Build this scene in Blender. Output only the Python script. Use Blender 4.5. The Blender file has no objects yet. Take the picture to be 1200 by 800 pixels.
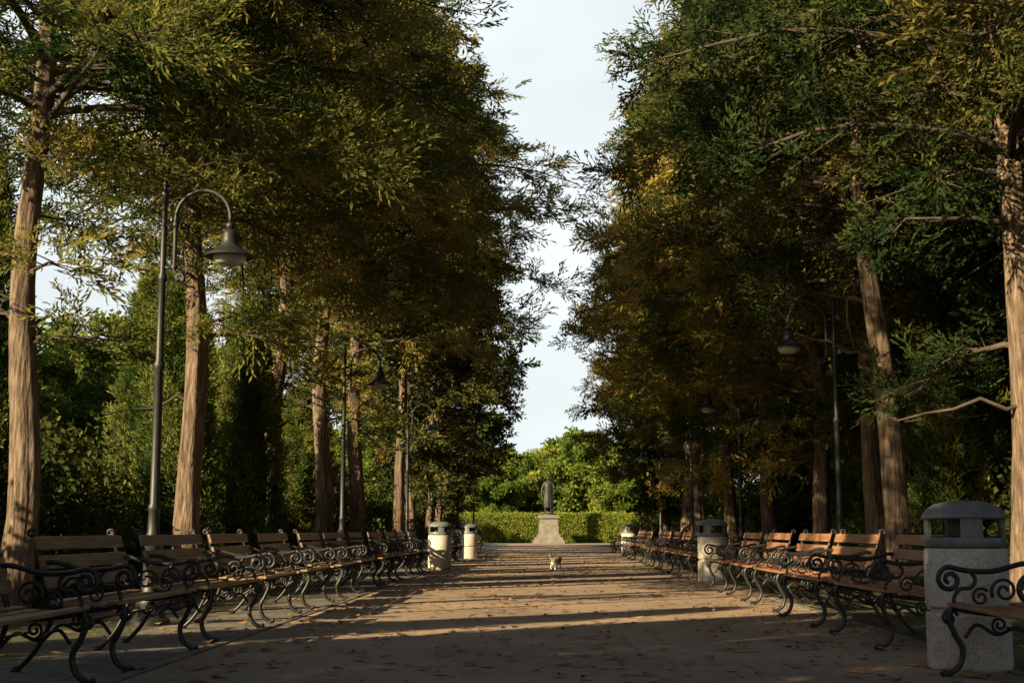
import bpy, math, random
import numpy as np
from mathutils import Vector, Matrix, Euler
random.seed(7)
S=bpy.context.scene
COL=S.collection
SUN=Vector((-0.74,-0.67,0)).normalized()
ELEV=math.radians(23)

# ---------------------------------------------------------------- materials
def newmat(name):
    m=bpy.data.materials.new(name); m.use_nodes=True
    nt=m.node_tree; b=nt.nodes['Principled BSDF']
    return m,nt,b
def N(nt,t,**kw):
    n=nt.nodes.new(t)
    for k,v in kw.items(): setattr(n,k,v)
    return n
def ramp(nt,fac,stops):
    r=N(nt,'ShaderNodeValToRGB'); e=r.color_ramp.elements
    e[0].position=stops[0][0]; e[0].color=(*stops[0][1],1)
    e[1].position=stops[-1][0]; e[1].color=(*stops[-1][1],1)
    for p,c in stops[1:-1]:
        x=e.new(p); x.color=(*c,1)
    nt.links.new(fac,r.inputs[0]); return r
def noise(nt,scale,detail=6,rough=.6,coord='Object',stretch=None):
    tc=N(nt,'ShaderNodeTexCoord'); n=N(nt,'ShaderNodeTexNoise')
    n.inputs['Scale'].default_value=scale; n.inputs['Detail'].default_value=detail; n.inputs['Roughness'].default_value=rough
    src=tc.outputs[coord]
    if stretch:
        mp=N(nt,'ShaderNodeMapping'); mp.inputs['Scale'].default_value=stretch
        nt.links.new(src,mp.inputs[0]); src=mp.outputs[0]
    nt.links.new(src,n.inputs['Vector']); return n
def bump(nt,b,h,strength,dist):
    bp=N(nt,'ShaderNodeBump'); bp.inputs['Strength'].default_value=strength; bp.inputs['Distance'].default_value=dist
    nt.links.new(h,bp.inputs['Height']); nt.links.new(bp.outputs[0],b.inputs['Normal'])
def simple(name,stops,scale,rough=.7,bs=.3,bd=.01,stretch=None,metal=0,detail=6):
    m,nt,b=newmat(name)
    n=noise(nt,scale,detail,stretch=stretch)
    r=ramp(nt,n.outputs['Fac'],stops); nt.links.new(r.outputs[0],b.inputs['Base Color'])
    b.inputs['Roughness'].default_value=rough; b.inputs['Metallic'].default_value=metal
    bump(nt,b,n.outputs['Fac'],bs,bd); return m
def foliage(name,dark,mid,light,trans=.3):
    m,nt,b=newmat(name)
    nt.nodes.remove(b); b=N(nt,'ShaderNodeBsdfDiffuse')
    at=N(nt,'ShaderNodeAttribute',attribute_name='tint')
    oi=N(nt,'ShaderNodeObjectInfo')
    ma=N(nt,'ShaderNodeMath',operation='MULTIPLY_ADD'); ma.inputs[1].default_value=.22; 
    nt.links.new(oi.outputs['Random'],ma.inputs[0]); nt.links.new(at.outputs['Fac'],ma.inputs[2])
    sb=N(nt,'ShaderNodeMath',operation='SUBTRACT'); sb.inputs[1].default_value=.11
    nt.links.new(ma.outputs[0],sb.inputs[0])
    r=ramp(nt,sb.outputs[0],[(0.05,dark),(.5,mid),(.95,light)])
    nt.links.new(r.outputs[0],b.inputs['Color'])
    tr=N(nt,'ShaderNodeBsdfTranslucent'); nt.links.new(r.outputs[0],tr.inputs[0])
    mx=N(nt,'ShaderNodeMixShader'); mx.inputs[0].default_value=trans
    nt.links.new(b.outputs[0],mx.inputs[1]); nt.links.new(tr.outputs[0],mx.inputs[2])
    nt.links.new(mx.outputs[0],nt.nodes['Material Output'].inputs[0])
    return m
M_CON=foliage('conifer_foliage',(.042,.08,.022),(.165,.18,.045),(.40,.30,.09),.4)
M_CONR=foliage('conifer_foliage_sunlit',(.05,.085,.022),(.22,.21,.05),(.50,.37,.10),.42)  # brighter copy for the right row, golden sunlight put into the leaf colour
M_COND=foliage('conifer_foliage_shaded',(.022,.042,.016),(.07,.088,.027),(.20,.165,.05),.3)  # darker copy of the same foliage, crown shade put into the leaf colour
M_DEC=foliage('broadleaf_foliage',(.07,.12,.022),(.16,.22,.04),(.29,.32,.065),.45)
M_COL=foliage('columnar_foliage',(.045,.085,.022),(.14,.18,.045),(.28,.28,.075),.3)
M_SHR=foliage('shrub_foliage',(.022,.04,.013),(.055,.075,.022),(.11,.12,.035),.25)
M_HEDGE=foliage('hedge_foliage',(.10,.145,.025),(.22,.27,.05),(.34,.36,.07),.35)
M_BARK=simple('bark',[(.32,(.037,.026,.019)),(.5,(.145,.10,.068)),(.68,(.29,.205,.14))],3,.9,1.0,.05,(8,8,1.0),detail=8)
M_LIMB=simple('limb_bark',[(.3,(.03,.023,.017)),(.7,(.10,.076,.055))],6,.9,.5,.02)
M_IRON=simple('black_cast_iron',[(.3,(.012,.012,.013)),(.7,(.03,.03,.03))],30,.42,.25,.004)
M_POST=simple('lamp_painted_iron',[(.3,(.012,.014,.014)),(.7,(.026,.028,.027))],18,.5,.2,.004)
M_WOOD=simple('bench_wood',[(.25,(.10,.06,.035)),(.5,(.28,.17,.093)),(.75,(.45,.30,.17))],6,.5,.25,.006,(9,.6,9))
M_WOODR=simple('bench_wood_reddish',[(.25,(.12,.055,.028)),(.5,(.29,.14,.073)),(.75,(.44,.23,.12))],6,.5,.25,.006,(9,.6,9))
M_HOOD=simple('bin_grey_metal',[(.3,(.10,.115,.12)),(.7,(.17,.185,.19))],9,.4,.1,.003)
M_INNER=simple('bin_liner_dark',[(.3,(.01,.01,.01)),(.7,(.02,.02,.02))],9,.8)
M_BRONZE=simple('statue_bronze',[(.3,(.015,.016,.014)),(.7,(.04,.04,.032))],6,.55,.3,.01,metal=.2)
M_STONE=simple('pedestal_stone',[(.3,(.13,.12,.10)),(.7,(.24,.22,.19))],3,.85,.3,.01)
M_KERB=simple('kerb_stone',[(.3,(.10,.09,.075)),(.7,(.24,.215,.18))],5,.9,.3,.01)
M_DRY=simple('dry_leaf',[(.3,(.12,.055,.022)),(.5,(.30,.15,.06)),(.7,(.46,.28,.12))],3.1,.7,.1,.002)
def m_concrete():
    m,nt,b=newmat('pebble_concrete')
    tc=N(nt,'ShaderNodeTexCoord'); v=N(nt,'ShaderNodeTexVoronoi'); v.inputs['Scale'].default_value=85
    nt.links.new(tc.outputs['Object'],v.inputs['Vector'])
    sep=N(nt,'ShaderNodeSeparateColor'); nt.links.new(v.outputs['Color'],sep.inputs[0])
    r=ramp(nt,sep.outputs[0],[(.0,(.38,.35,.30)),(.3,(.53,.50,.44)),(1,(.66,.62,.55))])
    n=noise(nt,3,5); r2=ramp(nt,n.outputs['Fac'],[(.3,(.76,.74,.70)),(.65,(1,1,1))])
    mx=N(nt,'ShaderNodeMix',data_type='RGBA',blend_type='MULTIPLY'); mx.inputs[0].default_value=1
    nt.links.new(r.outputs[0],mx.inputs[6]); nt.links.new(r2.outputs[0],mx.inputs[7])
    nt.links.new(mx.outputs[2],b.inputs['Base Color']); b.inputs['Roughness'].default_value=.85
    bump(nt,b,v.outputs['Distance'],.3,.003); return m
M_CONC=m_concrete()
def m_ground(name,stops,s1,s2,litter,lc):
    m,nt,b=newmat(name)
    n1=noise(nt,s1,7,.65); n2=noise(nt,s2,4,.7)
    r=ramp(nt,n1.outputs['Fac'],stops)
    r2=ramp(nt,n2.outputs['Fac'],[(.35,(.6,.6,.6)),(.65,(1.25,1.25,1.25))])
    mx=N(nt,'ShaderNodeMix',data_type='RGBA',blend_type='MULTIPLY'); mx.inputs[0].default_value=1
    nt.links.new(r.outputs[0],mx.inputs[6]); nt.links.new(r2.outputs[0],mx.inputs[7])
    tc=N(nt,'ShaderNodeTexCoord'); v=N(nt,'ShaderNodeTexVoronoi'); v.inputs['Scale'].default_value=17; v.inputs['Randomness'].default_value=1
    nt.links.new(tc.outputs['Object'],v.inputs['Vector'])
    th=N(nt,'ShaderNodeMath',operation='LESS_THAN'); th.inputs[1].default_value=litter
    nt.links.new(v.outputs['Distance'],th.inputs[0])
    n3=noise(nt,1.3,3); gt=N(nt,'ShaderNodeMath',operation='GREATER_THAN'); gt.inputs[1].default_value=.5; nt.links.new(n3.outputs['Fac'],gt.inputs[0])
    am=N(nt,'ShaderNodeMath',operation='MULTIPLY'); nt.links.new(th.outputs[0],am.inputs[0]); nt.links.new(gt.outputs[0],am.inputs[1])
    mx2=N(nt,'ShaderNodeMix',data_type='RGBA'); nt.links.new(am.outputs[0],mx2.inputs[0])
    nt.links.new(mx.outputs[2],mx2.inputs[6]); mx2.inputs[7].default_value=(*lc,1)
    nt.links.new(mx2.outputs[2],b.inputs['Base Color']); b.inputs['Roughness'].default_value=.9
    bump(nt,b,n2.outputs['Fac'],.5,.008); return m
M_PATH=m_ground('path_asphalt',[(.3,(.20,.152,.112)),(.5,(.315,.228,.155)),(.7,(.42,.295,.19))],.55,70,.1,(.2,.11,.05))
M_SOIL=m_ground('soil_and_grass',[(.3,(.03,.03,.014)),(.5,(.055,.06,.022)),(.7,(.09,.08,.04))],.6,30,.22,(.12,.07,.03))
def m_pavers():
    m,nt,b=newmat('concrete_pavers')
    tc=N(nt,'ShaderNodeTexCoord'); br=N(nt,'ShaderNodeTexBrick')
    br.inputs['Scale'].default_value=1; br.inputs['Brick Width'].default_value=.4; br.inputs['Row Height'].default_value=.25
    br.inputs['Mortar Size'].default_value=.012
    br.inputs['Color1'].default_value=(.20,.18,.15,1); br.inputs['Color2'].default_value=(.15,.135,.115,1); br.inputs['Mortar'].default_value=(.08,.07,.06,1)
    nt.links.new(tc.outputs['Object'],br.inputs['Vector'])
    n=noise(nt,4,6); r=ramp(nt,n.outputs['Fac'],[(.3,(.5,.5,.45)),(.7,(1.1,1.1,1.1))])
    mx=N(nt,'ShaderNodeMix',data_type='RGBA',blend_type='MULTIPLY'); mx.inputs[0].default_value=1
    nt.links.new(br.outputs[0],mx.inputs[6]); nt.links.new(r.outputs[0],mx.inputs[7])
    nt.links.new(mx.outputs[2],b.inputs['Base Color']); b.inputs['Roughness'].default_value=.9
    bump(nt,b,br.outputs['Fac'],-.4,.006); return m
M_PAVE=m_pavers()

# ---------------------------------------------------------------- mesh builder
class MB:
    def __init__(s): s.v=[]; s.f=[]; s.mi=[]
    def box(s,c,d,rot=None):
        o=len(s.v); R=(rot or Euler((0,0,0))).to_matrix(); c=Vector(c)
        for x in(-.5,.5):
            for y in(-.5,.5):
                for z in(-.5,.5):
                    s.v.append(tuple(c+R@Vector((x*d[0],y*d[1],z*d[2]))))
        for q in((0,1,3,2),(4,6,7,5),(0,4,5,1),(2,3,7,6),(0,2,6,4),(1,5,7,3)): s.f.append(tuple(o+i for i in q))
    def tube(s,pts,rad,sides=8,cap=True,flat=1.0,rfun=None):
        pts=[Vector(p) for p in pts]; n=len(pts)
        if not hasattr(rad,'__len__'): rad=[rad]*n
        o=len(s.v); up=None
        for i,p in enumerate(pts):
            t=(pts[min(i+1,n-1)]-pts[max(i-1,0)])
            t=t.normalized() if t.length>1e-9 else Vector((0,0,1))
            if up is None:
                up=Vector((0,1,0)) if abs(t.y)<.9 else Vector((1,0,0))
            u=(up-t*up.dot(t))
            u=u.normalized() if u.length>1e-6 else t.orthogonal().normalized()
            up=u; w=t.cross(u)
            for k in range(sides):
                a=2*math.pi*k/sides; r=rad[i]*(rfun(i,k,a) if rfun else 1)
                s.v.append(tuple(p+u*math.cos(a)*r*flat+w*math.sin(a)*r))
        for i in range(n-1):
            for k in range(sides):
                a=o+i*sides+k; b=o+i*sides+(k+1)%sides
                s.f.append((a,b,b+sides,a+sides))
        if cap:
            s.f.append(tuple(o+k for k in range(sides))[::-1]); s.f.append(tuple(o+(n-1)*sides+k for k in range(sides)))
    def lathe(s,prof,sides=24,c=(0,0,0),a0=0,a1=2*math.pi,sq=1):
        o=len(s.v); full=abs(a1-a0-2*math.pi)<1e-6; m=sides if full else sides+1
        for r,z in prof:
            for k in range(m):
                a=a0+(a1-a0)*k/sides; s.v.append((c[0]+r*math.cos(a),c[1]+r*math.sin(a)*sq,c[2]+z))
        for i in range(len(prof)-1):
            for k in range(sides):
                a=o+i*m+k; b=o+i*m+((k+1)%m if full else k+1)
                s.f.append((a,b,b+m,a+m))
    def mesh(s,name,mat,smooth=True,angle=None,mat2=None,split=0):
        me=bpy.data.meshes.new(name); me.from_pydata(s.v,[],s.f); me.materials.append(mat)
        if mat2:
            me.materials.append(mat2); me.polygons.foreach_set('material_index',[0 if i<split else 1 for i in range(len(s.f))])
        if smooth:
            me.polygons.foreach_set('use_smooth',[True]*len(me.polygons))
            if angle: me.set_sharp_from_angle(angle=math.radians(angle))
        me.update(); return me
def obj(name,me,parent=None,loc=(0,0,0),rot=(0,0,0),sc=(1,1,1)):
    o=bpy.data.objects.new(name,me); COL.objects.link(o); o.location=loc; o.rotation_euler=rot; o.scale=sc
    if parent: o.parent=parent
    return o
def empty(name,loc,rot=(0,0,0),sc=(1,1,1)):
    e=obj(name,None,None,loc,rot,sc); e.empty_display_size=.2; return e

# ---------------------------------------------------------------- foliage meshes
def tuft(rng,L=.42,n=24,l=.115,w=.034,nb=6):
    """cypress plume: feathery branchlets with short scale-leaf blades hugging them"""
    q=[]
    br=[(np.array([0,0,0.]),np.array([1,0,-.12]),L)]
    for i in range(nb-1):
        s=.1+.65*i/(nb-1); sg=-1 if i%2 else 1
        br.append((np.array([L*s,0,-.05*s]),np.array([.78,sg*.55,rng.uniform(-.3,.3)]),L*.55*(1.1-s)))
    tot=sum(b[2] for b in br)
    for (o,d,LL) in br:
        m=max(2,int(round(n*LL/tot))); d=d/np.linalg.norm(d)
        for i in range(m):
            p=o+d*LL*(i+.3)/m; dd=d+rng.normal(size=3)*np.array([.2,.38,.3]); dd/=np.linalg.norm(dd)
            e=np.cross(dd,rng.normal(size=3)+np.array([0,0,1.0])); e/=np.linalg.norm(e)
            ll=l*rng.uniform(.7,1.3)
            q.append([p,p+dd*ll*.45+e*w*.5,p+dd*ll,p+dd*ll*.45-e*w*.5])
    return np.array(q)
def cluster(rng,n=16,r=.28,s=.13):
    q=[]
    for i in range(n):
        c=rng.normal(size=3)*r*.5; d=rng.normal(size=3); d/=np.linalg.norm(d); e=np.cross(d,rng.normal(size=3)); e/=np.linalg.norm(e)
        l=s*rng.uniform(.7,1.3)
        q.append([c-d*l*.5,c+e*l*.32,c+d*l*.5,c-e*l*.32])
    return np.array(q)
def place(tmpls,P,D,U,sc,tint,rng):
    D=D/np.linalg.norm(D,axis=1,keepdims=True)
    Yv=np.cross(U,D); Yv/=np.linalg.norm(Yv,axis=1,keepdims=True)+1e-9; Z=np.cross(D,Yv)
    which=rng.integers(0,len(tmpls),len(P)); outV=[];outT=[]
    for k,t in enumerate(tmpls):
        i=np.where(which==k)[0]
        if len(i)==0: continue
        R=np.stack([D[i],Yv[i],Z[i]],axis=1)
        v=np.einsum('qcj,njk->nqck',t,R)*sc[i][:,None,None,None]+P[i][:,None,None,:]
        outV.append(v.reshape(-1,4,3)); outT.append(np.repeat(tint[i],t.shape[0]))
    return np.concatenate(outV),np.concatenate(outT)
def quadmesh(name,V,T,mat,rng):
    n=len(V); me=bpy.data.meshes.new(name)
    me.vertices.add(n*4); me.vertices.foreach_set('co',V.reshape(-1).astype(np.float32))
    me.loops.add(n*4); me.loops.foreach_set('vertex_index',np.arange(n*4,dtype=np.int32))
    me.polygons.add(n); me.polygons.foreach_set('loop_start',np.arange(0,n*4,4,dtype=np.int32))
    me.update(calc_edges=True)
    a=me.attributes.new('tint','FLOAT','FACE'); a.data.foreach_set('value',np.clip(T+rng.normal(size=n)*.07,0,1).astype(np.float32))
    me.materials.append(mat); return me

def make_tree(name,seed,H,base,R,nl,mat,kind='conifer',trunk_r=.24,tips=5,twd=3.6,low=3,blades=40,bl=.085,bw=.026,asym=False,hang=0,leaf=.22):
    rng=np.random.default_rng(seed); wood=MB()
    ph=rng.uniform(0,6,8); rings=46; pts=[];rad=[]
    wob=lambda z:(.12*math.sin(z*.5+ph[0])+.05*math.sin(z*1.3+ph[1]), .12*math.sin(z*.45+ph[2])+.05*math.sin(z*1.1+ph[3]))
    w0=wob(0)
    def axis(z): 
        a=wob(z); return np.array([a[0]-w0[0],a[1]-w0[1],z])
    for i in range(rings):
        z=-.15+(H*.97+.15)*(i/(rings-1))**1.15; pts.append(axis(z)); f=max(0,z)/H
        rad.append(trunk_r*((1-f)**.8*.97+.03)+trunk_r*.45*math.exp(-max(z,0)*2.6))
    lob=lambda i,k,a:1+.08*math.sin(5*a+ph[4]+i*.12)+.06*math.sin(9*a+ph[5]-i*.2)+.05*math.sin(3*a+i*.35+ph[6])+rng.normal()*.022
    wood.tube(pts,rad,22,rfun=lob); split=len(wood.f)
    P=[];D=[];U=[];T=[];SC=[]
    for i in range(nl+hang):
        t=(i+rng.uniform(0,1))/nl; z=base+(H-base)*min(t,1)**1.05
        if kind=='conifer': prof=min(1,.55+t*3)*max(0,1-t)**.55+.06
        else: prof=math.sin(math.pi*min(1,.16+.80*t))**.6
        if i>=nl: z=rng.uniform(base*.55,base); prof=rng.uniform(.2,.45); t=.3
        L=R*prof*(rng.uniform(.5,1.05) if rng.uniform()<.9 else rng.uniform(1.1,1.3)); az=i*2.39996+rng.uniform(-.5,.5)
        if asym: L*=1-.5*max(0,-math.cos(az))
        c=axis(z); up=rng.uniform(.2,.6) if kind=='conifer' else rng.uniform(.4,1.0); dr=rng.uniform(.3,.55)
        lp=[];bend=rng.uniform(-.4,.4)
        for k in range(7):
            s=k/6; a=az+bend*s
            lp.append(c+np.array([math.cos(a)*L*s,math.sin(a)*L*s,L*(up*s-dr*s*s)+.06*rng.normal()*s]))
        f=z/H; r0=max(.018,.17*trunk_r*(1.25-f)+.008*L)
        wood.tube(lp,[r0*(1-.85*k/6) for k in range(7)],5,cap=False)
        lp=np.array(lp); ltint=np.clip(rng.normal(.45,.24),0,1)
        for j in range(int(L*twd)+3):
            s=.2+.8*rng.uniform()**.85; x=s*6; k=min(5,int(x)); q=lp[k]+(lp[k+1]-lp[k])*(x-k)
            side=rng.choice([-1,1]); a=az+bend*s+side*rng.uniform(.35,1.25)
            tl=(.40+.8*(1-s)*L/R+.25*rng.uniform())*(1 if kind=='conifer' else .9)
            el=rng.uniform(-.35,.6); d=np.array([math.cos(a)*math.cos(el),math.sin(a)*math.cos(el),math.sin(el)])
            e=q+d*tl+np.array([0,0,-.15*tl])
            wood.tube([q,e],[.011,.005],3,cap=False)
            tt=np.clip(ltint+rng.normal()*.12,0,1)
            for m in range(tips):
                u=(m+.6*rng.uniform())/tips; p=q+(e-q)*(.15+.85*u)+rng.normal(size=3)*.1
                dd=d+rng.normal(size=3)*.5+np.array([0,0,-.1]); P.append(p); D.append(dd)
                U.append(np.array([0,0,1.])+rng.normal(size=3)*.7); T.append(tt); SC.append(rng.uniform(.65,1.3))
    for i in range(low):
        z=rng.uniform(base*.45,base*1.1); a=rng.uniform(0,6.28); L=rng.uniform(.6,1.8); c=axis(z); lp=[]
        b=rng.uniform(-.8,.8); up=rng.uniform(-.2,.7)
        for k in range(7):
            s=k/6; lp.append(c+np.array([math.cos(a+b*s)*L*s,math.sin(a+b*s)*L*s,L*up*s*s+.07*rng.normal()]))
        wood.tube(lp,[.032*(1-.85*k/6) for k in range(7)],5,cap=False)
    P=np.array(P);D=np.array(D);U=np.array(U);T=np.array(T);SC=np.array(SC)
    tm=[tuft(rng,rng.uniform(.42,.56),blades,bl,bw) for _ in range(5)] if kind=='conifer' else [cluster(rng,11,.34*leaf/.22,leaf) for _ in range(4)]
    V,TT=place(tm,P,D,U,SC,T,rng)
    return wood.mesh(name+'_trunk',M_BARK,mat2=M_LIMB,split=split),quadmesh(name+'_foliage',V,TT,mat,rng)

CON=[make_tree('cypress%d'%i,10+i,H,b,R,nl,M_CON,trunk_r=tr,low=lw,blades=42,bl=.08,bw=.026,asym=True,twd=4.0,hang=hg) for i,(H,b,R,nl,tr,lw,hg) in enumerate([
    (11.6,5.4,4.4,72,.165,3,6),(11.0,5.3,4.5,70,.18,3,4),(13.5,5.7,4.3,84,.16,4,6)])]
CONT=[make_tree('cypress_tall%d'%i,25+i,H,b,R,nl,M_CON,trunk_r=tr,low=lw,tips=5,blades=32,bl=.095,bw=.036,asym=True,twd=4.0,hang=2) for i,(H,b,R,nl,tr,lw) in enumerate([
    (17.5,5.6,4.9,92,.19,3)])]
CONS=[make_tree('cypress_second%d'%i,28+i,H,b,R,nl,M_CON,trunk_r=tr,low=lw,tips=4,blades=20,bl=.12,bw=.05) for i,(H,b,R,nl,tr,lw) in enumerate([
    (12.5,6.6,2.9,50,.15,3)])]
CONR=[make_tree('cypress_low%d'%i,20+i,H,b,R,nl,M_CONR,trunk_r=tr,low=lw,tips=5,blades=30,bl=.10,bw=.036,hang=5) for i,(H,b,R,nl,tr,lw) in enumerate([
    (15,3.6,4.2,88,.18,4),(16,4.1,4.3,92,.175,3)])]
COND=[make_tree('cypress_shaded%d'%i,30+i,H,b,R,nl,M_COND,trunk_r=tr,low=lw,blades=42,bl=.08,bw=.027,twd=4.0,hang=hg) for i,(H,b,R,nl,tr,lw,hg) in enumerate([
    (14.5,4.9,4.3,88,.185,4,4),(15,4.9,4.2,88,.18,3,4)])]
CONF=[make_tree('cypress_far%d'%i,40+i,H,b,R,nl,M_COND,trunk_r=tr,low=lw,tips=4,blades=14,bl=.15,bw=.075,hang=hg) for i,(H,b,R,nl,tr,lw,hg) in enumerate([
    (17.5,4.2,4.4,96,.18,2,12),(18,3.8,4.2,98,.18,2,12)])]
CONG=[make_tree('cypress_far_high%d'%i,46+i,H,b,R,nl,M_COND,trunk_r=tr,low=lw,tips=4,blades=14,bl=.15,bw=.075,asym=True,hang=3) for i,(H,b,R,nl,tr,lw) in enumerate([
    (17.5,5.6,4.5,94,.18,2)])]
DEC=[make_tree('broadleaf%d'%i,50+i,H,b,R,nl,M_DEC,'dec',.15,3,4.2,low=0) for i,(H,b,R,nl) in enumerate([(9,1.0,3.7,54),(10,1.4,4.0,56)])]
DECF=[make_tree('broadleaf_round%d'%i,56+i,H,b,R,nl,M_DEC,'dec',.15,3,4.4,low=0,leaf=.30) for i,(H,b,R,nl) in enumerate([(9,.3,4.4,90),(8,.2,4.6,84)])]
def make_column(name,seed,H,R,n,mat):
    rng=np.random.default_rng(seed)
    z=rng.uniform(0,1,n)**.9*H; a=rng.uniform(0,2*math.pi,n); f=z/H
    lump=1+.18*np.sin(3*a+z*2.1)+.14*np.sin(5*a-z*3.3)
    r=R*np.clip(np.minimum(.75+f*1.5,1)*(1-f)**.5,.05,1)*lump*rng.uniform(.7,1.06,n)
    P=np.stack([r*np.cos(a),r*np.sin(a),z],1); o=np.stack([np.cos(a),np.sin(a),0*a],1)
    D=o*.5+np.array([0,0,.85])+rng.normal(size=(n,3))*.28; U=-o+rng.normal(size=(n,3))*.4
    T=np.clip(.45+.3*np.sin(3*a+z*2.1)+rng.normal(size=n)*.12,0,1)
    V,TT=place([tuft(rng,.34,24,.075,.024,5) for _ in range(4)],P,D,U,rng.uniform(.6,1.1,n),T,rng)
    w=MB(); w.tube([(0,0,-.1),(0,0,H*.5),(0,0,H*.9)],[.09,.06,.02],8)
    w.lathe([(R*.25,0.05),(R*.55,.3),(R*.6,H*.4),(R*.35,H*.75),(0.02,H*.93)],10)
    return w.mesh(name+'_trunk',M_SHR),quadmesh(name+'_foliage',V,TT,mat,rng)
COLM=[make_column('column%d'%i,70+i,H,R,n,M_COL) for i,(H,R,n) in enumerate([(4.6,.62,2600),(5.6,.75,3200)])]
def make_shrub(name,seed,R,H,n,mat):
    rng=np.random.default_rng(seed); a=rng.uniform(0,2*math.pi,n); u=rng.uniform(0,1,n); th=np.arccos(u)
    lump=1+.2*np.sin(4*a+3*th)+.15*np.sin(7*a-5*th); rr=lump*rng.uniform(.7,1.05,n)
    P=np.stack([R*rr*np.sin(th)*np.cos(a),R*rr*np.sin(th)*np.sin(a),H*rr*np.cos(th)],1)
    D=P/np.linalg.norm(P,axis=1,keepdims=True)+rng.normal(size=(n,3))*.5
    T=np.clip(.45+.3*np.sin(4*a+3*th)+rng.normal(size=n)*.15,0,1)
    V,TT=place([cluster(rng,9,.26,.13) for _ in range(4)],P,D,rng.normal(size=(n,3)),rng.uniform(.7,1.2,n),T,rng)
    return quadmesh(name,V,TT,mat,rng)
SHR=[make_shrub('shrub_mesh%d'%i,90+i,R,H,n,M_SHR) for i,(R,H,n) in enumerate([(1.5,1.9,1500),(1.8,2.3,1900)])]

def tree(kind,var,x,y,rz,leanx=0,leany=0,s=1,sz=None,name='cypress_tree'):
    w,f=kind[var%len(kind)]; sz=sz or s
    if kind is CON or kind is CONT or kind is CONG: rz=(rz/6.28-.5)*.9
    e=empty(name,(x,y,0),(math.radians(-leany),math.radians(leanx),0))
    obj('trunk',w,e,rot=(0,0,rz),sc=(s,s,sz)); obj('foliage',f,e,rot=(0,0,rz),sc=(s,s,sz)); return e
R=random.uniform
# left avenue row (the first ones stand beside and behind the viewpoint and shade the foreground)
for (k,v,x,y,lx,ly,s,sz) in [
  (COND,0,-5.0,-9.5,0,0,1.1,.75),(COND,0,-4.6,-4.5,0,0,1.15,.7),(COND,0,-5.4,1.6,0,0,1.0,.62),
  (CON,2,-5.6,14.2,3.8,0,1.0,.9),(CON,1,-4.95,18.6,1,0,1.0,.98),(CON,0,-5.1,24.2,1,0,1.1,1.0),
  (CON,2,-4.9,29.0,3.0,2,1.15,1.0),(CONT,0,-5.1,35.5,1.5,0,1.05,1.0),(CONG,0,-4.8,42.5,1,0,.95,1.0),(CONF,0,-5.0,50,0,0,.95,1.05),
  (CONF,1,-5.1,57,0,0,1,1),(CONF,0,-5.3,65,0,0,1,.95),(CONF,1,-5.6,74,0,0,.9,.9)]:
    tree(k,v,x,y,R(0,6.28),lx,ly,s,sz)
for x,y,s in [(-11,66,1.2)]:
    tree(CONS,0,x,y,R(0,6.28),R(-2,2),0,s,s)
# right avenue row
for (k,v,x,y,lx,ly,s,sz) in [
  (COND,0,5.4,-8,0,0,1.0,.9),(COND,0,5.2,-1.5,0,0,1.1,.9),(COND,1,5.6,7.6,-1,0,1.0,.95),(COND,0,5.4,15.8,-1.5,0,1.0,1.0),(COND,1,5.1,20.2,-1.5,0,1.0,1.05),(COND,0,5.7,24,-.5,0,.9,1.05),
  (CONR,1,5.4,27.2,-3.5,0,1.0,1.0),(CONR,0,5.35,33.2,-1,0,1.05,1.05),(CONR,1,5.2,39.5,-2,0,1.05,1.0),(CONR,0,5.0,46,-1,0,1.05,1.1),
  (CONR,1,5.3,54,0,0,1.05,1.1),(CONF,1,5.4,63,0,0,.95,.9),(CONF,0,5.6,73,0,0,.9,.85)]:
    tree(k,v,x,y,R(0,6.28),lx,ly,s,sz)
for x,y in [(8.8,14),(9.6,22),(9,31),(9.4,42),(9.4,56)]:
    tree(CONF,random.randrange(2),x,y,R(0,6.28),R(-3,1),0,.9,.85)
# columnar cypresses (the row beside the viewpoint is unseen, added to shade the foreground)
for v,x,y,s in [(1,-7.6,17.6,1.0),(0,-5.9,21.4,1.0),(0,-5.1,22.9,.95),(0,-6.5,27,.9),(0,-6.9,31.5,1.0),(1,-8.6,29.5,1.1),
                (0,-6.4,34.5,.9),(1,-9.2,35,1.1),(1,-8.6,40,1.1),(0,-7.6,44,1.1),(0,-7.3,24.6,1.1),
                (1,-6.2,-2.2,1.0),(1,-6.4,-.6,1.1),(1,-6.2,.9,1.0),(1,-6.5,2.4,1.1),(1,-6.1,3.9,1.05),(1,-6.5,5.3,1.1),(1,-6.2,6.9,.9),(0,-6.6,8.6,1.0),  # out of view, added as sun blockers
                (1,7.4,17.5,1.2),(0,6.6,22.6,1.2),(1,7.2,28,1.1),(1,7.6,35,1.2),(0,6.7,30.5,1.1),(1,7.3,42,1.1)]:
    tree(COLM,v,x,y,R(0,6.28),0,0,s,s*1.05,name='columnar_cypress')
# broadleaf background trees
for y in range(16,92,8):
    for x,s in ((-15-R(0,2),.70 if y<36 else .76),(-22-R(0,4),1.0),(-36-R(0,6),1.6)):
        if x>-20 and y<24: continue
        if x<-30 and y>72: continue
        tree(DEC,random.randrange(2),x,y+R(-2,2)+(16 if x<-30 else 4),R(0,6.28),0,0,s,name='broadleaf_tree')
for y in range(18,92,9):
    for x,s in ((14+R(0,3),1.0),(23+R(0,4),1.6)):
        tree(DEC,random.randrange(2),x,y+R(-2,2),R(0,6.28),0,0,s,name='broadleaf_tree')
for x,y,s in [(-13,112,.85),(-8.5,116,.72),(-4.6,113,.66),(-1.2,120,.86),(3.2,114,.92),(6.4,110,.78),(11,113,1.0),(-5,132,.9),(2,138,1.05),(9,128,1.15),(-17,124,1.1),(-11,134,1.0)]:
    tree(DECF,random.randrange(2),x,y,R(0,6.28),0,0,s,s,name='broadleaf_tree')
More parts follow.
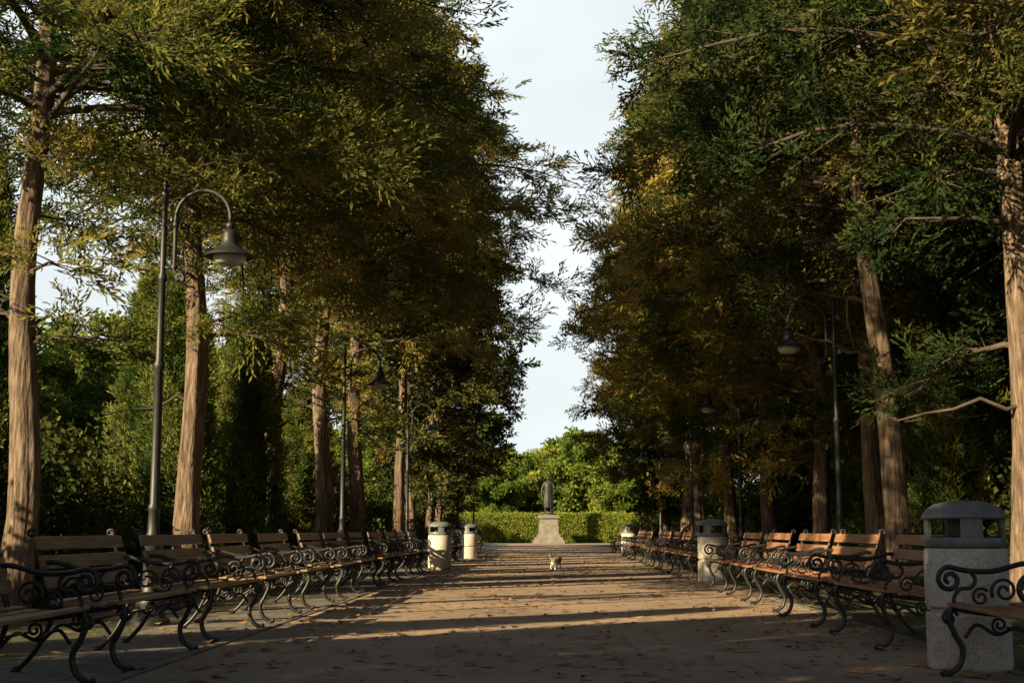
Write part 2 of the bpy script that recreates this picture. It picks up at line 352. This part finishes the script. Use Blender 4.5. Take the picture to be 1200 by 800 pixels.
# shrubs
for y in np.arange(11,92,3.0):
    for sgn in(-1,1):
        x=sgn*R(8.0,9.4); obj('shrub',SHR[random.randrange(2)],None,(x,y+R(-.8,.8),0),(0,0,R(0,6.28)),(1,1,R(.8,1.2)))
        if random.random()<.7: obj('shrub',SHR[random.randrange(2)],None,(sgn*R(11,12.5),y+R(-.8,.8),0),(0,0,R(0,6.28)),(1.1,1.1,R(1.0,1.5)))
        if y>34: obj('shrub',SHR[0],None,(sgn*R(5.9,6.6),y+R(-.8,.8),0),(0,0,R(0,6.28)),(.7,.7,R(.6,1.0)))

# ---------------------------------------------------------------- ground
def sheet(name,x0,x1,y0,y1,z,mat,sub=1):
    b=MB(); b.v=[(x0,y0,z),(x1,y0,z),(x1,y1,z),(x0,y1,z)]; b.f=[(0,1,2,3)]
    return obj(name,b.mesh(name,mat,False))
sheet('ground',-600,600,-300,1200,0,M_SOIL)
sheet('path',-2.62,2.95,-20,86,.008,M_PATH)
sheet('plaza_pavement',-8,8,86,97,.008,M_PATH)
sheet('bench_paving',-3.75,-2.74,-20,86,.004,M_PAVE)
def kerb(name,x):
    b=MB(); y=-20
    while y<86: b.box((x,y+.5,-.008),(.09,.985,.05)); y+=1
    o=obj(name,b.mesh(name,M_KERB,False))
kerb('kerb',-2.68); kerb('kerb',3.01)
# hedge
rng=np.random.default_rng(5); n=9000
X=rng.uniform(-10,10,n); top=rng.uniform(size=n)<.4
Z=np.where(top,1.93+rng.normal(size=n)*.04,rng.uniform(0.05,1.95,n)); Y=np.where(top,rng.uniform(98,99.2,n),98-.03+rng.normal(size=n)*.05)
P=np.stack([X,Y,Z],1); V,TT=place([cluster(rng,9,.2,.1) for _ in range(3)],P,rng.normal(size=(n,3)),rng.normal(size=(n,3)),np.ones(n),np.clip(.5+rng.normal(size=n)*.2,0,1),rng)
he=empty('hedge',(0,0,0)); obj('hedge_leaves',quadmesh('hedge_leaves',V,TT,M_HEDGE,rng),he)
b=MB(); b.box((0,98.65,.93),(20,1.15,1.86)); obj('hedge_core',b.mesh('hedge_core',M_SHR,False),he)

# ---------------------------------------------------------------- fallen leaves
rng=np.random.default_rng(3); n=5200
Y=5+rng.uniform(0,1,n)**1.7*60; X=np.where(rng.uniform(size=n)<.6,rng.uniform(-2.5,2.9,n),np.sign(rng.normal(size=n))*rng.uniform(2,5,n))
Q=[]
for x,y in zip(X,Y):
    a=rng.uniform(0,6.28); l=rng.uniform(.02,.07); w=l*rng.uniform(.5,.8); c,s_=math.cos(a),math.sin(a); h=rng.uniform(.004,.035)
    f=lambda u,v,z:(x+u*c-v*s_,y+u*s_+v*c,.013+z)
    Q.append([f(-l,0,h),f(0,w,rng.uniform(0,.02)),f(l,0,h*.6),f(0,-w,rng.uniform(0,.02))])
obj('fallen_leaves',quadmesh('fallen_leaves',np.array(Q),np.full(n,.5),M_DRY,rng))

# ---------------------------------------------------------------- bench
def spline(pts,n=8):
    P=[Vector((p[0],0,p[1])) for p in pts]; out=[]
    Q=[P[0]*2-P[1]]+P+[P[-1]*2-P[-2]]
    for i in range(1,len(Q)-2):
        for k in range(n):
            t=k/n; a,b_,c,d=Q[i-1],Q[i],Q[i+1],Q[i+2]
            out.append(.5*((2*b_)+(c-a)*t+(2*a-5*b_+4*c-d)*t*t+(3*b_-a-3*c+d)*t**3))
    out.append(P[-1]); return out
def spiral(cx,cz,r0,r1,a0,turns,n=22):
    return [(cx+(r0+(r1-r0)*i/n)*math.cos(a0+turns*2*math.pi*i/n),cz+(r0+(r1-r0)*i/n)*math.sin(a0+turns*2*math.pi*i/n)) for i in range(n+1)]
def side_frame():
    b=MB(); r=.0155
    T=lambda pts,rr=r,n=6:b.tube(spline(pts,n),rr,8,flat=1.35)
    T([(-.155,.90),(-.12,.76),(-.06,.58),(-.01,.45),(-.02,.32),(-.10,.15),(-.20,.035),(-.25,.02)],.018)
    T([(-.02,.405),(.15,.385),(.32,.40),(.45,.425)],.017)
    T([(.45,.425),(.475,.36),(.44,.26),(.395,.17),(.42,.07),(.49,.02),(.535,.03)],.02)
    b.tube([Vector((p[0],0,p[1])) for p in spiral(.47,.36,.055,.012,math.pi*.9,-1.3)],.011,6)
    T([(-.10,.69),(.0,.70),(.18,.655),(.34,.655),(.46,.68)],.017)
    b.tube([Vector((p[0],0,p[1])) for p in spiral(.46,.60,.08,.018,math.pi*.5,-1.45,30)],[.017]*20+[.014]*11,8,flat=1.3)
    T([(.40,.41),(.44,.47),(.40,.54),(.33,.55),(.30,.60),(.33,.655)],.013)
    b.tube([Vector((p[0],0,p[1])) for p in spiral(.12,.53,.085,.015,-.5,1.6,28)],.011,6)
    b.tube([Vector((p[0],0,p[1])) for p in spiral(.27,.49,.06,.012,2.4,-1.4,24)],.010,6)
    T([(-.06,.2),(.05,.3),(.18,.26),(.30,.32),(.38,.24)],.012)
    b.tube([Vector((p[0],0,p[1])) for p in spiral(.16,.32,.05,.012,-1.4,1.4,24)],.010,6)
    b.tube([Vector((p[0],0,p[1])) for p in spiral(-.175,.89,.03,.008,.3,1.2,16)],.010,6)
    b.lathe([(0,0),(.035,0),(.032,.012),(0,.018)],10,(-.235,0,0)); b.lathe([(0,0),(.035,0),(.032,.012),(0,.018)],10,(.5,0,0))
    return b.mesh('bench_side_frame',M_IRON)
FR=side_frame()
LB=1.76
def slats(pos,mat,nm):
    b=MB()
    for (x,z,w,t,ang) in pos: b.box((x,0,z),(t,LB,w),Euler((0,ang,0)))
    return b.mesh(nm,mat,False)
bk=[]
for i,s_ in enumerate([.575,.70,.825]):
    x=-.06-(s_-.58)*.33+.028; bk.append((x,s_,.092,.024,-.30))
st=[(.03+i*.098,.432+ (.012 if i in(0,4) else 0)-.006*(2-abs(i-2)),.082,.024,math.pi/2+.03) for i in range(5)]
BK=[slats(bk,m,'backrest') for m in(M_WOOD,M_WOODR)]; ST=[slats(st,m,'seat') for m in(M_WOOD,M_WOODR)]
rodm=MB(); rodm.tube([(.1,-.85,.30),(.1,0,.30),(.1,.85,.30)],.009,8); ROD=rodm.mesh('tie_rod',M_IRON)
def bench(x,y,rz,red=0):
    e=empty('park_bench',(x,y,.008),(0,0,rz+math.radians(R(-1.5,1.5))))
    for i,yy in enumerate((-.80,.80)): obj('side_frame_%d'%(i+1),FR,e,(0,yy,0))
    for nm,me in(('seat',ST[red]),('backrest',BK[red])):
        o=obj(nm,me,e); m=o.modifiers.new('b','BEVEL'); m.width=.006; m.segments=2
    obj('tie_rod',ROD,e)
y=6.55
for i in range(12):
    bench(-3.27+R(-.03,.03),y+.9+R(-.04,.04),R(-.01,.01)); y+=2.36
for y in (39.5,41.9,46.5,49,52,54.6): bench(-3.25,y,0)
yy=[8.05]+[11.6+2.4*i for i in range(5)]+[26.4,28.8,31.2,33.6,36,38.4,43,45.5,48,53,56]
for y in yy: bench(2.98+R(-.03,.03),y,math.pi,1)

# ---------------------------------------------------------------- litter bin
def bin_parts():
    body=MB()
    body.lathe([(0,0.0),(.255,0.0),(.268,.012),(.272,.03),(.272,.355),(.262,.368),(.245,.37),(.245,.40),(.262,.402),(.272,.414),(.272,.775),(.262,.79),(.2,.795),(0,.795)],48)
    hood=MB(); r=.262
    hood.lathe([(r-.02,.795),(r,.80),(r+.004,.81),(r+.004,.855),(r,.862),(r-.022,.862),(r-.022,.80)],48)
    for a0,a1 in [(-62,-30),(28,60),(118,152),(208,240)]:
        a0=math.radians(a0);a1=math.radians(a1)
        hood.lathe([(r-.022,.861),(r,.861),(r-.003,.99),(r-.025,.99),(r-.022,.861)],8,a0=a0,a1=a1)
        for a in(a0,a1):
            o=len(hood.v)
            for rr,z in((r-.022,.861),(r,.861),(r-.003,.99),(r-.025,.99)): hood.v.append((rr*math.cos(a),rr*math.sin(a),z))
            hood.f.append((o,o+1,o+2,o+3))
    hood.lathe([(r-.03,.985),(r+.008,.985),(r+.014,.995),(r+.008,1.015),(r-.02,1.05),(.19,1.085),(.1,1.105),(0,1.11)],48)
    inner=MB(); inner.lathe([(0,.81),(.2,.81),(.215,.87),(.21,.872),(.19,.83),(0,.83)],32)
    return body.mesh('bin_body',M_CONC,True,35),hood.mesh('bin_hood',M_HOOD,True,35),inner.mesh('bin_liner',M_INNER)
BB,BH,BI=bin_parts()
for x,y,rz in [(2.78,9.35,math.radians(40)),(2.9,24.8,.3),(2.85,50.5,.2),(-2.62,32.5,1),(-2.62,44.2,.6)]:
    e=empty('litter_bin',(x,y,.008),(0,0,rz)); obj('body',BB,e); obj('hood',BH,e); obj('liner',BI,e)

# ---------------------------------------------------------------- street lamp (arm toward +x)
def lamp_parts():
    p=MB()
    p.lathe([(0,0),(.19,0),(.19,.05),(.15,.08),(.135,.14),(.15,.2),(.15,.24),(.105,.30),(.09,.42),(.085,.72),(.10,.75),(.105,.79),(.085,.83),(.06,.90),(.052,1.1),(.062,1.12),(.062,1.15),(.047,1.18),(.043,2.5),(.055,2.52),(.055,2.57),(.04,2.6),(.034,3.4),(.045,3.42),(.045,3.46),(.03,3.5),(.026,4.28),(.04,4.30),(.034,4.33),(.014,4.36),(.026,4.40),(.024,4.43),(0,4.47)],16)
    arm=MB(); pts=[]
    for q in spiral(.12+.055,3.44,.012,.055,-1.2,-.95,14): pts.append((q[0],0,q[1]))
    pts+=[(.12,0,3.52),(.12,0,3.75),(.12,0,4.05)]
    for i in range(1,17):
        a=math.pi-math.pi*i/16; pts.append((.405+.285*math.cos(a),0,4.05+.29*math.sin(a)))
    pts.append((.69,0,3.98)); arm.tube(pts,.021,10)
    for z in(3.55,3.98): arm.tube([(0,0,z),(.12,0,z)],.016,8); arm.lathe([(.03,-.02),(.035,0),(.03,.02)],10,(.12,0,z))
    h=MB(); c=(.69,0,0)
    h.lathe([(0,4.0),(.03,4.0),(.045,3.98),(.045,3.95),(.03,3.93),(.055,3.915),(.075,3.88),(.08,3.82),(.095,3.77),(.13,3.73),(.19,3.695),(.245,3.665),(.255,3.645),(.245,3.64),(.17,3.66),(.0,3.70)],28,c)
    g=MB(); g.lathe([(.17,3.655),(.16,3.61),(.12,3.575),(.06,3.558),(0,3.555)],24,c)
    m,nt,bb=newmat('lamp_glass'); n=noise(nt,12); r=ramp(nt,n.outputs[0],[(.3,(.35,.37,.36)),(.7,(.5,.52,.5))]); nt.links.new(r.outputs[0],bb.inputs['Base Color']); bb.inputs['Roughness'].default_value=.15
    return p.mesh('post',M_POST,True,50),arm.mesh('arm',M_POST),h.mesh('shade',M_POST,True,60),g.mesh('glass',m)
LP=lamp_parts()
def lamp(x,y,rz):
    e=empty('street_lamp',(x,y,0),(0,0,rz))
    for nm,me in zip(('post','arm','shade','glass'),LP): obj(nm,me,e)
for y in(13.5,25.8,37.5,58,70): lamp(-3.92,y,math.radians(-4))
for y in(20.6,31.2,42,54,66): lamp(4.3,y,math.pi)

# ---------------------------------------------------------------- statue
def skinfig(name,verts,edges,rads,mat,parent,sub=2,root=0):
    me=bpy.data.meshes.new(name); me.from_pydata(verts,edges,[]); o=obj(name,me,parent); me.materials.append(mat)
    sk=o.modifiers.new('s','SKIN'); sk.use_smooth_shade=True
    for i,r in enumerate(rads):
        d=me.skin_vertices[0].data[i]; d.radius=(r,r) if not isinstance(r,tuple) else r; d.use_root=(i==root)
    s2=o.modifiers.new('u','SUBSURF'); s2.levels=sub; s2.render_levels=sub; return o
st=empty('statue',(-.15,95,0))
b=MB()
def sq(b,prof):
    o=len(b.v)
    for w,z in prof:
        for sx,sy in((-1,-1),(1,-1),(1,1),(-1,1)): b.v.append((sx*w,sy*w,z))
    for i in range(len(prof)-1):
        for k in range(4): a=o+i*4+k; c=o+i*4+(k+1)%4; b.f.append((a,c,c+4,a+4))
    b.f.append(tuple(o+(len(prof)-1)*4+k for k in range(4)))
sq(b,[(1.1,0),(1.1,.22),(.98,.22),(.98,.42),(.83,.42),(.78,.6),(.70,.62),(.64,1.65),(.76,1.72),(.76,1.88),(.64,1.92),(.58,1.95)])
obj('pedestal',b.mesh('pedestal',M_STONE,False),st)
fig=[(0,0,1.05),(0,0,1.25),(0,.02,1.42),(0,0,1.5),(0,-.02,1.6),(0,-.02,1.72),
 (.17,0,1.41),(.27,-.05,1.15),(.12,-.22,1.08),(.03,-.26,1.12),
 (-.17,0,1.41),(-.28,-.02,1.14),(-.30,-.1,.88),(-.30,-.12,.80),
 (.10,0,.95),(.12,-.03,.5),(.12,.02,.07),(.13,-.12,.03),
 (-.10,0,.95),(-.13,.02,.5),(-.13,.06,.07),(-.15,-.08,.03)]
ed=[(0,1),(1,2),(2,3),(3,4),(4,5),(2,6),(6,7),(7,8),(8,9),(2,10),(10,11),(11,12),(12,13),(0,14),(14,15),(15,16),(16,17),(0,18),(18,19),(19,20),(20,21)]
ra=[.15,.14,.16,.06,.095,.07,.075,.055,.04,.035,.075,.055,.04,.035,.1,.07,.05,.04,.1,.07,.05,.04]
S1=1.55
skinfig('figure',[(x*S1,y*S1,z*S1+1.95) for x,y,z in fig],ed,[r*S1 for r in ra],M_BRONZE,st)
b=MB(); sides=28; prof=[(.20,.32),(.225,.5),(.22,.75),(.20,.9),(.195,1.05),(.205,1.25),(.21,1.36),(.12,1.45)]
for r,z in prof:
    for k in range(sides):
        a=2*math.pi*k/sides; rr=r*(1+.09*math.sin(7*a+z*2)*(1.3-z)); b.v.append((rr*math.cos(a)*S1,rr*math.sin(a)*.75*S1+.03,z*S1+1.95))
for i in range(len(prof)-1):
    for k in range(sides): a=i*sides+k; c=i*sides+(k+1)%sides; b.f.append((a,c,c+sides,a+sides))
obj('cloak',b.mesh('cloak',M_BRONZE),st)
b=MB(); b.lathe([(0,1.93),(.55,1.93),(.55,2.03),(.5,2.06),(0,2.06)],20); obj('plinth',b.mesh('plinth',M_BRONZE,True,40),st)

# ---------------------------------------------------------------- cat
def m_cat():
    m,nt,bb=newmat('cat_fur')
    tc=N(nt,'ShaderNodeTexCoord'); w=N(nt,'ShaderNodeTexWave'); w.inputs['Scale'].default_value=9; w.inputs['Distortion'].default_value=4
    w.bands_direction='Y'; nt.links.new(tc.outputs['Object'],w.inputs[0])
    r=ramp(nt,w.outputs['Fac'],[(.2,(.10,.08,.06)),(.8,(.30,.25,.19))])
    sx=N(nt,'ShaderNodeSeparateXYZ'); nt.links.new(tc.outputs['Object'],sx.inputs[0])
    lt=N(nt,'ShaderNodeMath',operation='LESS_THAN'); lt.inputs[1].default_value=.17; nt.links.new(sx.outputs[2],lt.inputs[0])
    mx=N(nt,'ShaderNodeMix',data_type='RGBA'); nt.links.new(lt.outputs[0],mx.inputs[0]); nt.links.new(r.outputs[0],mx.inputs[6]); mx.inputs[7].default_value=(.65,.62,.55,1)
    nt.links.new(mx.outputs[2],bb.inputs['Base Color']); bb.inputs['Roughness'].default_value=.9; return m
MC=m_cat()
ce=empty('cat',(.12,32.0,.008),(0,0,math.radians(28)))
cv=[(0,.12,.2),(0,.0,.205),(0,-.12,.2),(0,-.17,.235),(0,-.215,.265),(0,-.255,.255),
 (.035,-.12,.15),(.04,-.14,.08),(.04,-.125,.03),(.04,-.15,.012),
 (-.035,-.12,.15),(-.04,-.10,.085),(-.04,-.12,.035),(-.04,-.145,.015),
 (.04,.13,.15),(.045,.08,.115),(.045,.15,.06),(.045,.13,.012),(.045,.105,.01),
 (-.04,.13,.15),(-.045,.11,.115),(-.045,.18,.06),(-.045,.16,.012),(-.045,.135,.01),
 (0,.2,.215),(0,.27,.25),(0,.31,.31),(.01,.30,.37)]
ceg=[(0,1),(1,2),(2,3),(3,4),(4,5),(2,6),(6,7),(7,8),(8,9),(2,10),(10,11),(11,12),(12,13),(0,14),(14,15),(15,16),(16,17),(17,18),(0,19),(19,20),(20,21),(21,22),(22,23),(0,24),(24,25),(25,26),(26,27)]
cr=[.06,.066,.062,.042,.044,.02,.03,.018,.013,.014,.03,.018,.013,.014,.038,.026,.014,.013,.013,.038,.026,.014,.013,.013,.018,.014,.013,.01]
skinfig('body',cv,ceg,cr,MC,ce)
b=MB()
for sx in(-1,1):
    b.tube([(sx*.026,-.205,.29),(sx*.033,-.207,.332)],[.017,.002],6)
obj('ears',b.mesh('ears',MC),ce)
b=MB()
for sx in(-1,1): b.lathe([(0,-.006),(.006,0),(0,.006)],8,(sx*.018,-.252,.272))
obj('eyes',b.mesh('eyes',M_INNER),ce)

# ---------------------------------------------------------------- light, sky, camera
w=bpy.data.worlds.new('World'); S.world=w; w.use_nodes=True; nt=w.node_tree; bgn=nt.nodes['Background']
sky=N(nt,'ShaderNodeTexSky'); sky.sky_type='NISHITA'; sky.sun_disc=False; sky.sun_elevation=ELEV; sky.sun_rotation=math.atan2(SUN.x,SUN.y)%(2*math.pi)
sky.dust_density=2.0; sky.air_density=1.0
tc=N(nt,'ShaderNodeTexCoord'); mp=N(nt,'ShaderNodeMapping'); mp.inputs['Scale'].default_value=(1,1,2.5); nt.links.new(tc.outputs['Generated'],mp.inputs[0])
cn=N(nt,'ShaderNodeTexNoise'); cn.inputs['Scale'].default_value=3.2; cn.inputs['Detail'].default_value=7; nt.links.new(mp.outputs[0],cn.inputs['Vector'])
cr_=ramp(nt,cn.outputs['Fac'],[(.35,(.80,.80,.80)),(.65,(1,1,1))])
sp=N(nt,'ShaderNodeSeparateXYZ'); nt.links.new(tc.outputs['Generated'],sp.inputs[0])
hz=N(nt,'ShaderNodeMapRange'); hz.interpolation_type='SMOOTHSTEP'; hz.inputs['From Min'].default_value=.40; hz.inputs['From Max'].default_value=.62; hz.inputs['To Min'].default_value=1; hz.inputs['To Max'].default_value=.08
nt.links.new(sp.outputs[2],hz.inputs['Value'])
hy=N(nt,'ShaderNodeMapRange'); hy.interpolation_type='SMOOTHSTEP'; hy.inputs['From Min'].default_value=.0; hy.inputs['From Max'].default_value=.75; hy.inputs['To Min'].default_value=.15; hy.inputs['To Max'].default_value=1
nt.links.new(sp.outputs[1],hy.inputs['Value'])
m0=N(nt,'ShaderNodeMath',operation='MULTIPLY'); nt.links.new(hz.outputs[0],m0.inputs[0]); nt.links.new(hy.outputs[0],m0.inputs[1])
mu=N(nt,'ShaderNodeMath',operation='MULTIPLY'); nt.links.new(m0.outputs[0],mu.inputs[0]); nt.links.new(cr_.outputs[0],mu.inputs[1])
mx=N(nt,'ShaderNodeMix',data_type='RGBA'); nt.links.new(mu.outputs[0],mx.inputs[0]); nt.links.new(sky.outputs[0],mx.inputs[6]); mx.inputs[7].default_value=(10.6,11.5,11.6,1)
nt.links.new(mx.outputs[2],bgn.inputs[0]); bgn.inputs[1].default_value=.09
sl=bpy.data.lights.new('sun','SUN'); sl.energy=11.5; sl.angle=math.radians(.5); sl.color=(1,.80,.48)
so=obj('sun',sl); d=Vector((SUN.x*math.cos(ELEV),SUN.y*math.cos(ELEV),math.sin(ELEV))); so.rotation_euler=d.to_track_quat('Z','Y').to_euler()
cam=bpy.data.cameras.new('camera'); cam.lens=48; cam.sensor_width=36; cam.clip_end=3000; cam.clip_start=.05
co=obj('camera',cam,None,(0,0,.92),(math.radians(90+7.85),0,math.radians(1.61))); S.camera=co
S.view_settings.view_transform='Standard'; S.view_settings.look='None'; S.view_settings.exposure=0
